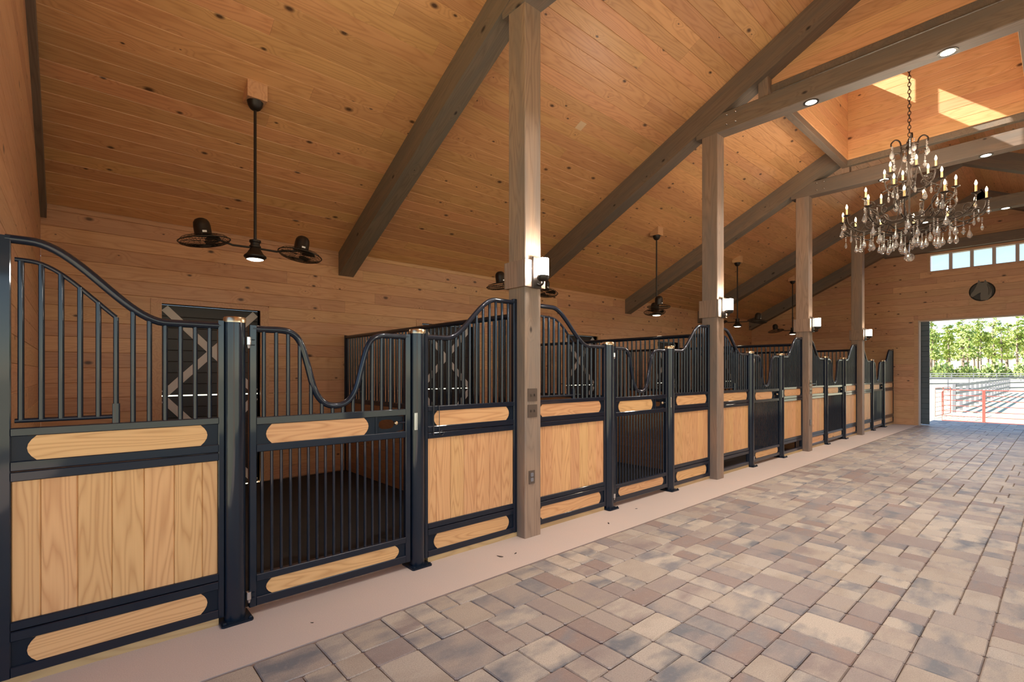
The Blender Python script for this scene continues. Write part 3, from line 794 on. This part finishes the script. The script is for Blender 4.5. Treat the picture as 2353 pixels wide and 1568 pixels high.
# a few dry leaves and bits on the concrete
for i, (x, y, s, r) in enumerate(((.30, 2.58, .030, .4), (.33, 2.72, .018, 1.9), (.36, 1.06, .010, .8), (.34, 3.95, .022, 2.4), (.22, 4.6, .014, 1.1))):
    pts = [(s*a, s*b) for a, b in ((1,0),(.55,.32),(0,.40),(-.5,.25),(-1.1,.03),(-.5,-.2),(0,-.36),(.6,-.22))]
    mb = MB().add([(p[0], p[1], .001+.35*s*abs(p[0]/s)**2*.3) for p in pts]+[(p[0], p[1], .003+.35*s*abs(p[0]/s)**2*.3) for p in pts], [tuple(range(7,-1,-1)), tuple(range(8,16))]+[(j,(j+1)%8,(j+1)%8+8,j+8) for j in range(8)])
    o = tag(obj('dry_leaf', mb, 'dry_leaf', None, (x, y, 0)), 'small dry curled leaf lying on the concrete strip', 'leaf', 'dry leaves on the concrete'); o.rotation_euler = (0, 0, r)

# ================================================================== twin stable fans
def torus(mb, R, r, z=0, seg=36, rs=5, o=(0,0)):
    mb.tube([(o[0]+R*math.cos(2*PI*i/seg), o[1]+R*math.sin(2*PI*i/seg), z) for i in range(seg)], r, rs, closed=True); return mb
def cage_mesh():
    mb = MB(); R = .215
    torus(mb, R, .005, 0, 40, 6)
    for fr, dz in ((.94,-.022),(.80,-.034),(.66,-.041),(.52,-.046),(.38,-.049),(.24,-.050)): torus(mb, R*fr, .0016, dz, 32, 4)
    for fr, dz in ((.85,.03),(.6,.04),(.35,.045)): torus(mb, R*fr, .0016, dz, 28, 4)
    for i in range(48):
        a = 2*PI*i/48; c, s = math.cos(a), math.sin(a)
        mb.tube([(R*f*c, R*f*s, z) for f, z in ((1,0),(.94,-.022),(.66,-.041),(.2,-.050))], .0014, 4)
    for i in range(24):
        a = 2*PI*i/24; c, s = math.cos(a), math.sin(a)
        mb.tube([(R*f*c, R*f*s, z) for f, z in ((1,0),(.85,.03),(.3,.046))], .0014, 4)
    mb.lathe([(.0,-.056),(.045,-.055),(.045,-.048),(.0,-.046)], 16)
    return mb.mesh('cage', 50)
cage_me = cage_mesh(); cage_me.materials.append(M['fan_wire'])
motor_me = MB().lathe([(.0,.205),(.028,.203),(.052,.19),(.067,.165),(.072,.13),(.072,.05),(.074,.045),(.0,.04)], 20).mesh('motor', 50); motor_me.materials.append(M['bronze'])
blade_me = MB().add([(.03,-.02,.0),(.18,-.055,.012),(.19,.02,-.004),(.15,.06,-.014),(.03,.02,-.006),(.03,-.02,.003),(.18,-.055,.015),(.19,.02,-.001),(.15,.06,-.011),(.03,.02,-.003)],
                    [(4,3,2,1,0),(5,6,7,8,9)]+[(i,(i+1)%5,(i+1)%5+5,i+5) for i in range(5)]).mesh('blade'); blade_me.materials.append(M['fan_wire'])
def fan(k, X, Y, rz):
    ZL_ = 2.62; zt = zc(X)
    t = thing('stable_fan', 'bronze twin-headed fan lamp on a long rod over the %s stall' % ordinal(k), 'fan', (X, Y, ZL_))
    bz = zt-.115-ZL_
    blk = MB().prism([(-.09, bz), (.09, bz), (.09, zt+.045-ZL_), (-.09, zt-.045-ZL_)], 'y', -.09, .09)
    obj('mount_block', blk, 'pine_wall', t)
    obj('canopy', MB().lathe([(.02,-.085),(.045,-.07),(.065,-.04),(.075,0),(.0,0)], 20, (0,0,bz)), 'bronze', t, smooth=50)
    obj('rod', MB().lathe([(.014,.17),(.014,bz-.07)], 12), 'bronze', t, smooth=40)
    obj('lamp_body', MB().lathe([(r_*1.2, z_) for r_, z_ in ((.066,.0),(.085,.022),(.085,.034),(.062,.06),(.05,.085),(.042,.10),(.038,.115),(.044,.12),(.044,.135),(.036,.14),(.036,.165),(.044,.17),(.044,.19),(.02,.2),(.0,.2))], 24), 'bronze', t, smooth=35)
    obj('lens', MB().lathe([(.0,-.012),(.05,-.009),(.078,.001),(.078,.004)], 20), 'lamp_lens', t, smooth=50)
    ld = bpy.data.lights.new('fan_lamp', 'AREA'); ld.shape = 'DISK'; ld.size = .125; ld.energy = P_FAN; ld.color = (1., .89, .74)
    lo = bpy.data.objects.new('lamp', ld); C.objects.link(lo); lo.parent = t; lo.location = (0, 0, -.014)
    for s in (1, -1):
        c, sn = math.cos(rz)*s, math.sin(rz)*s
        obj('arm', MB().tube([(c*r, sn*r, z) for r, z in ((.03,.115),(.20,.112),(.29,.135),(.40,.150))], .010, 8), 'bronze', t, smooth=50)
        tilt = .16
        m = mobj('motor', motor_me, None, t, (c*.435, sn*.435, .115)); ax = Vector((-sn, c, 0))
        m.rotation_mode = 'QUATERNION'; m.rotation_quaternion = Matrix.Rotation(tilt*s*(1 if True else 1), 3, Vector((-math.sin(rz), math.cos(rz), 0))).to_quaternion()
        cg_ = mobj('cage', cage_me, None, m)
        for i in range(3):
            b = mobj('blade', blade_me, None, m, (0,0,.002)); b.rotation_euler = (0, 0, 2*PI*i/3+.4)
        obj('label_sticker', MB().box(.0705, .0735, -.018, .018, .062, .08), 'sticker', m)
FX = -2.03
for k, (dy, rz) in enumerate(((1.35, PI/2), (5.01, PI/2), (8.60, 2.22), (12.20, .40), (15.88, .45))):
    fan(k, FX, dy, rz)
# blank ceiling boxes and an air vent
for i, (x, y) in enumerate(((-1.0, 1.46), (-1.0, 5.1), (-1.0, 8.75))):
    o = tag(obj('cover_plate', MB().cbox(-.06, .06, -.06, .06, 0, .008, .002), 'box_cover'), 'small square pine-coloured cover plate on the ceiling above the %s stall' % ordinal(i), 'cover plate', 'ceiling cover plates')
    frame(o, (x, y, zc(x)+.001), (0,1,0), nrm)
vt = thing('air_vent', 'dark slatted air vent on the far ceiling slope', 'vent', (3.6, 12.4, zc(3.6)))
n2 = Vector((-nrm[0], 0, nrm[2]))
o = obj('vent_frame', MB().box(-.35, .35, -.16, .16, 0, .008), 'vent', vt); frame(o, (0,0,0), (0,1,0), n2)
for i in range(5):
    s_ = obj('slat', MB().box(-.33, .33, -.018, .018, .008, .02), 'roofing', vt); ey = n2.cross(Vector((0,1,0))); frame(s_, ey*(-.12+.06*i), (0,1,0), n2)

# ================================================================== chandelier
def chandelier():
    CX, CY, CZ = 1.885, 8.75, 3.05
    t = thing('chandelier', 'large three-tier wrought iron candle chandelier with hanging crystals', 'chandelier', (CX, CY, CZ))
    links = MB(); z = 1.78; i = 0
    while z < SZ1-CZ:
        pts = []
        for a in range(12):
            an = 2*PI*a/12; u = .017*math.cos(an); vz = .032*math.sin(an)
            pts.append((u, 0, z+vz) if i % 2 == 0 else (0, u, z+vz))
        links.tube(pts, .0048, 5, closed=True); z += .05; i += 1
    tag(obj('chain', links, 'iron', t, smooth=60), kind='stuff')
    obj('stem', MB().lathe([(.0,.28),(.012,.3),(.03,.36),(.012,.42),(.012,.60),(.028,.64),(.012,.68),(.012,1.02),(.03,1.06),(.034,1.10),(.012,1.14),(.011,1.68),(.022,1.70),(.0,1.75)], 14), 'iron', t, smooth=40)
    hp = MB()
    for R, z0, z1 in ((.44, .47, .505), (.20, .40, .425)):
        n = 40; vs_ = []
        for r, z in ((R, z0), (R, z1), (R-.008, z1), (R-.008, z0)): vs_ += [(r*math.cos(2*PI*k/n), r*math.sin(2*PI*k/n), z) for k in range(n)]
        hp.add(vs_, [(a*n+k, a*n+(k+1)%n, ((a+1)%4)*n+(k+1)%n, ((a+1)%4)*n+k) for a in range(4) for k in range(n)])
    obj('hoop', hp, 'iron', t, smooth=40)
    obj('gallery_ring', torus(torus(MB(), .10, .007, 1.62, 24, 6), .09, .004, 1.60, 24, 5), 'iron', t, smooth=60)
    def spiral(c, r0, a0, turns, sgn=1, n=18):
        return [(c[0]+r0*(1-.78*i/n)*math.cos(a0+sgn*2*PI*turns*i/n), c[1]+r0*(1-.78*i/n)*math.sin(a0+sgn*2*PI*turns*i/n)) for i in range(n+1)]
    def arm(ang, paths, cup, mesh_cache):
        """paths: lists of (r,z); cup: (r,z) of the candle cup"""
        c, s = math.cos(ang), math.sin(ang)
        mb = MB()
        for p, rad in paths: mb.tube([(r*c, r*s, z) for r, z in p], rad, 6)
        a = obj('arm', mb, 'iron', t, smooth=60)
        for nm, me, mt in mesh_cache: mobj(nm, me, mt, a, (cup[0]*c, cup[0]*s, cup[1]))
    cup_me = MB().lathe([(.0,-.02),(.008,-.018),(.010,-.004),(.03,.0),(.05,.012),(.047,.013),(.016,.006),(.0,.006)], 14).mesh('cup', 50)
    can_me = MB().lathe([(.0,.004),(.0125,.004),(.0125,.10),(.010,.103),(.0,.103)], 12).mesh('candle_sleeve', 40)
    bulb_me = MB().lathe([(.0,.103),(.009,.104),(.0145,.122),(.013,.138),(.007,.156),(.002,.168),(.0,.169)], 10).mesh('bulb', 70)
    cache = [('candle_cup', cup_me, 'iron'), ('candle_sleeve', can_me, 'candle'), ('bulb', bulb_me, 'flame')]
    for m_, mt in ((cup_me, 'iron'), (can_me, 'candle'), (bulb_me, 'flame')): m_.materials.append(M[mt])
    def r2(pts): return [(p.x, p.y) for p in (Vector(q) for q in catmull([(a, b, 0) for a, b in pts], 7))]
    bulbs = []
    for i in range(12):
        an = 2*PI*i/12+.1; cup = (.78, .685)
        main = r2([(.10,.40),(.24,.43),(.42,.49),(.56,.45),(.68,.49),(.76,.58),(.78,.67)])
        curl = spiral((.70,.55), .075, -.5*PI*.2, 1.3, -1); top = spiral((.50,.545), .06, PI*1.4, 1.25, 1)
        arm(an, [(main, .010), (curl, .0075), (top, .0075)], cup, cache); bulbs.append((an, cup))
    for i in range(6):
        an = 2*PI*i/6+.36; cup = (.50, .955)
        main = r2([(.012,.66),(.10,.60),(.22,.60),(.36,.70),(.47,.84),(.50,.94)])
        big = r2([(.43,.50),(.36,.62),(.37,.76),(.47,.80),(.50,.72),(.45,.66),(.41,.70)])
        curl = spiral((.43,.86), .055, -.2, 1.3, 1)
        arm(an, [(main, .010), (big, .009), (curl, .0075)], cup, cache); bulbs.append((an, cup))
    for i in range(6):
        an = 2*PI*i/6-.1; cup = (.29, 1.215)
        main = r2([(.012,1.08),(.08,1.00),(.16,.99),(.25,1.06),(.29,1.20)])
        curl = spiral((.22,1.12), .055, -.1, 1.3, 1)
        arm(an, [(main, .0095), (curl, .007)], cup, cache); bulbs.append((an, cup))
    for i in range(4):                                              # lyre-shaped scrolls at the top
        an = 2*PI*i/4+.32; c, s = math.cos(an), math.sin(an)
        p1 = r2([(.30,1.02),(.18,1.10),(.10,1.30),(.085,1.50),(.10,1.68),(.15,1.735),(.20,1.70),(.205,1.65)])
        p2 = r2([(.085,1.46),(.11,1.53),(.16,1.545),(.19,1.51),(.175,1.475),(.155,1.49)])
        obj('scroll', MB().tube([(r*c, r*s, z) for r, z in p1], .010, 6).tube([(r*c, r*s, z) for r, z in p2], .007, 6), 'iron', t, smooth=60)
    # crystals: bead string + drop
    def drop(nb, kind):
        mb = MB(); z = 0
        for i in range(nb):
            mb.lathe([(.0,z-.020),(.008,z-.016),(.0105,z-.010),(.008,z-.004),(.0,z)], 7); z -= .024
        P = ([(.0,-.105),(.012,-.10),(.022,-.085),(.025,-.07),(.020,-.05),(.011,-.028),(.004,-.008),(.0,0)],
             [(.0,-.085),(.008,-.075),(.022,-.05),(.007,-.035),(.014,-.018),(.004,-.006),(.0,0)],
             [(.0,-.08),(.010,-.07),(.014,-.052),(.011,-.034),(.004,-.01),(.0,0)])[kind]
        mb.lathe([(a*1.2, z+b*1.3) for a, b in P], (9, 6, 8)[kind])
        m_ = mb.mesh('crystal_drop', 25); m_.materials.append(M['crystal']); return m_
    dm = [drop(2,0), drop(4,0), drop(3,1), drop(3,2), drop(5,2), drop(6,0)]
    def hang(r, an, z, j): mobj('crystal_drop', dm[j], None, t, (r*math.cos(an), r*math.sin(an), z))
    rr = random.Random(5)
    for i in range(12):
        an = 2*PI*i/12+.1
        hang(.74, an+.05, .47, rr.choice((0,3))); hang(.80, an-.045, .66, rr.choice((0,3,2)))
        hang(.56, an, .445, rr.choice((1,2,4))); hang(.44, an+.26, .47, rr.choice((1,4,5)))
    for i in range(10): hang(.31, 2*PI*i/10, .43, rr.choice((1,5,5)))
    for i in range(6): hang(.18, 2*PI*i/6+.2, .40, rr.choice((0,1)))
    for i in range(6):
        an = 2*PI*i/6+.36; hang(.44, an, .80, rr.choice((0,2))); hang(.52, an+.09, .93, 3)
    for i in range(6): hang(.24, 2*PI*i/6-.1, 1.06, rr.choice((0,3)))
    for i in range(4):
        an = 2*PI*i/4+.32; hang(.20, an+.1, 1.65, 0); hang(.185, an-.12, 1.66, 4); hang(.17, an, 1.47, 2)
    hang(.06, .5, 1.60, 0)
    obj('finial', MB().lathe([(.0,.0),(.03,.006),(.056,.028),(.066,.055),(.056,.082),(.03,.103),(.008,.11),(.008,.14),(.0,.28)], 14), 'crystal', t, smooth=25)
    # the candle bulbs' light
    for an, cup in bulbs:
        ld = bpy.data.lights.new('bulb_lamp', 'POINT'); ld.energy = P_BULB; ld.color = (1., .84, .64); ld.shadow_soft_size = .008
        lo = bpy.data.objects.new('lamp', ld); C.objects.link(lo); lo.parent = t; lo.location = (cup[0]*math.cos(an), cup[0]*math.sin(an), cup[1]+.178)
chandelier()

# ---- horse-head medallion on the far gable wall
md = thing('wall_medallion', 'round dark metal plaque with a horse head relief on the far gable wall', 'plaque', (XC, YE, 3.62))
disc = MB().lathe([(.255,0),(.255,.015),(.24,.03),(.225,.018),(.0,.012)], 32).xf(Matrix.Rotation(PI/2, 4, 'X'))
obj('disc', disc, 'medallion', md, smooth=35)
horse = [(p*1.06, q*1.16) for p, q in ((-.02,-.20),(.10,-.21),(.17,-.12),(.18,.0),(.15,.10),(.10,.18),(.06,.25),(.03,.19),(-.02,.20),(-.06,.26),(-.08,.18),(-.11,.10),(-.15,.02),(-.20,-.05),(-.21,-.09),(-.17,-.12),(-.12,-.09),(-.07,-.05),(-.02,-.03),(-.03,-.10))]
obj('horse_relief', MB().prism(horse, 'y', -.06, -.01), 'relief', md)
obj('mane', MB().tube([(.10,-.045,.17),(.145,-.045,.08),(.15,-.045,-.02),(.13,-.045,-.12)], [.02,.03,.03,.018], 8), 'relief', md, smooth=60)

# ================================================================== outdoors
ys = [(-90,-.14),(19.9,-.14),(20.3,-.05),(24.,-.47),(70,-.42),(150,.2),(330,1.2)]
gm = MB(); xs = [-160,-60,-20,0,4,20,60,160]
gm.add([(x_, y_, z_) for y_, z_ in ys for x_ in xs], [(j*8+i, j*8+i+1, (j+1)*8+i+1, (j+1)*8+i) for j in range(len(ys)-1) for i in range(7)])
tag(struct('ground', gm, 'grass', 'sunlit pale grass paddock outside the barn'))
def gz(y):
    for (a, za), (b, zb) in zip(ys[:-1], ys[1:]):
        if a <= y <= b: return za+(zb-za)*(y-a)/(b-a)
    return 0
def farm_gate(label, P, Q, H=1.28):
    P = Vector(P); Q = Vector(Q); L = (Q-P).length; ez = Vector((0,0,1))
    t = thing('farm_gate', label, 'gate', P, math.atan2((Q-P).y, (Q-P).x))
    r = .13
    pts = [(L-.0, 0, .08)]+[(L-r+r*math.cos(a), 0, H-r+r*math.sin(a)) for a in [PI/2*i/5 for i in range(6)]]+[(r+r*math.cos(a), 0, H-r+r*math.sin(a)) for a in [PI/2+PI/2*i/5 for i in range(6)]]+[(0, 0, .08)]
    obj('frame', MB().tube(pts, .020, 8, closed=True), 'red_paint', t, smooth=60)
    for z in (.27, .46, .67, .88, 1.07): obj('rail', MB().tube([(0,0,z),(L,0,z)], .013, 8), 'red_paint', t, smooth=60)
    for x in (L*.245, L*.62): obj('brace', MB().cbox(x-.045, x+.045, -.03, -.0, .08, H, .006), 'red_paint', t)
farm_gate('red tubular farm gate closing the paddock lane', (.10, 25.5, gz(25.5)), (4.98, 25.5, gz(25.5)))
farm_gate('red tubular farm gate standing open along the lane beside the white post', (-.46, 26.6, gz(26.6)), (-.22, 30.4, gz(30.4)))
tag(obj('gate_post', MB().cbox(-.09, .09, -.09, .09, -.1, 1.42, .01), 'white_post', None, (-.22, 25.6, gz(25.6))), 'thick white square gate post beside the red farm gate', 'post')
def fence(label, P, Q, n, mat='fence_board', H=1.34, rails=4):
    P = Vector(P); Q = Vector(Q); t = thing('board_fence', label, 'fence', (P.x, P.y, 0))
    for i in range(n+1):
        q = P.lerp(Q, i/n)-P; z = gz(P.lerp(Q, i/n).y)
        obj('post', MB().box(q.x-.06, q.x+.06, q.y-.06, q.y+.06, z-.1, z+H+.05), mat, t)
        if i < n:
            q2 = P.lerp(Q, (i+1)/n)-P; z2 = gz(P.lerp(Q, (i+1)/n).y); d = (q2-q).normalized(); side = Vector((d.y, -d.x, 0))*.06
            for r in range(rails):
                h = .16+r*(H-.26)/(rails-1)
                a0, a1 = q+side, q2+side; b0, b1 = a0+side*.4, a1+side*.4
                vs_ = [(a0.x,a0.y,z+h),(a1.x,a1.y,z2+h),(b1.x,b1.y,z2+h),(b0.x,b0.y,z+h),(a0.x,a0.y,z+h+.14),(a1.x,a1.y,z2+h+.14),(b1.x,b1.y,z2+h+.14),(b0.x,b0.y,z+h+.14)]
                obj('rail', MB().add(vs_, [(3,2,1,0),(4,5,6,7),(0,1,5,4),(1,2,6,5),(2,3,7,6),(3,0,4,7)]), mat, t)
fence('dark four-board fence running straight away behind the open red gate', (-.27, 32, 0), (-.27, 65, 0), 14)
fence('dark board fence crossing the far side of the paddock', (-40, 120, 0), (60, 120, 0), 34)
fence('long dark board fence slanting across the field from the far corner', (-14, 48, 0), (10, 96, 0), 18, rails=3)

def tree_meshes():
    out = []
    for v in range(5):
        r = random.Random(40+v); H = (13, 15, 14, 23, 12)[v]; tall = v == 3
        tr = MB().tube([(0,0,-.3),(r.uniform(-.2,.2),r.uniform(-.2,.2),H*.35),(r.uniform(-.3,.3),r.uniform(-.3,.3),H*.7),(0,0,H*.97)], [.24,.20,.13,.04], 6)
        cr2 = MB(); ncl = 30 if not tall else 15
        for c in range(ncl):
            zf = r.uniform(.38, 1.0) if not tall else r.uniform(.62, 1.0)
            sp = (1.06-zf)*2.6+.35 if not tall else 1.9*(1.12-zf)+.5
            a = r.uniform(0, 2*PI); cx, cy, cz = sp*r.uniform(.3,1)*math.cos(a), sp*r.uniform(.3,1)*math.sin(a), H*zf
            tr.tube([(0,0,cz-.5),(cx*.8,cy*.8,cz)], [.06,.02], 4)
            for q in range(26 if not tall else 18):
                p = Vector((cx+r.gauss(0,.42), cy+r.gauss(0,.42), cz+r.gauss(0,.22))); s = r.uniform(.10,.27)
                u = Vector((r.gauss(0,1), r.gauss(0,1), r.gauss(0,.6))).normalized(); w_ = u.orthogonal().normalized()*s; u = u*s*1.5
                cr2.add([p-u, p+w_*.8, p+u, p-w_*.8], [(0,1,2,3)])
        out.append((tr.mesh('trunk', 60), cr2.mesh('crown')))
    for tr, cr2 in out: tr.materials.append(M['bark']); cr2.materials.append(M['needles'])
    return out
TM = tree_meshes(); tr_r = random.Random(3)
spots = []
for j, yr in enumerate((157, 164, 171, 179, 188, 197, 207)):
    for i in range(23): spots.append(((i-11)*6.1+(j % 3)*2.0+tr_r.uniform(-.35, .35)+6, yr+tr_r.uniform(-.6, .6), tr_r.choice((0,1,2,4)), tr_r.uniform(.85, 1.03)+.025*j))
spots += [(2.4, 150, 3, 1.0), (12.6, 152, 3, 1.08), (-22, 156, 3, .95), (33, 155, 3, 1.0)]
for (x, y, v, s) in spots:
    lab = 'very tall thin pine rising above the tree line' if v == 3 else 'sunlit pine tree in the dense row behind the paddock'
    t = thing('pine_tree', lab, 'tree', (x, y, gz(y)), tr_r.uniform(0, 6.28), 'tall pines above the tree line' if v == 3 else 'pines behind the paddock')
    t.scale = (s, s, s); mobj('trunk', TM[v][0], None, t); mobj('crown', TM[v][1], None, t)
shm = []
for v in range(2):
    r = random.Random(90+v); mb = MB()
    for q in range(420):
        a = r.uniform(0, 2*PI); e = r.random()**.5; p = Vector((1.9*e*math.cos(a), 1.9*e*math.sin(a), abs(r.gauss(1.0,.6))*(1.15-.5*e))); s = r.uniform(.10,.26)
        u = Vector((r.gauss(0,1), r.gauss(0,1), r.gauss(0,1))).normalized(); w_ = u.orthogonal().normalized()*s; u = u*s*1.4
        mb.add([p-u, p+w_, p+u, p-w_], [(0,1,2,3)])
    me = mb.mesh('foliage'); me.materials.append(M['shrub_leaf']); shm.append(me)
for i in range(64):
    x, y = -60+(i//2)*4.1+tr_r.uniform(-.3, .3)+(i % 2)*2.05, 144.5+(i % 2)*4.3
    t = thing('shrub', 'low dark green shrub under the pine row behind the paddock', 'shrub', (x, y, gz(y)), tr_r.uniform(0, 6), 'shrubs under the pines')
    s = tr_r.uniform(.7, 1.0); t.scale = (s, s, s*tr_r.uniform(1.0, 2.2)); mobj('foliage', shm[i % 2], None, t)
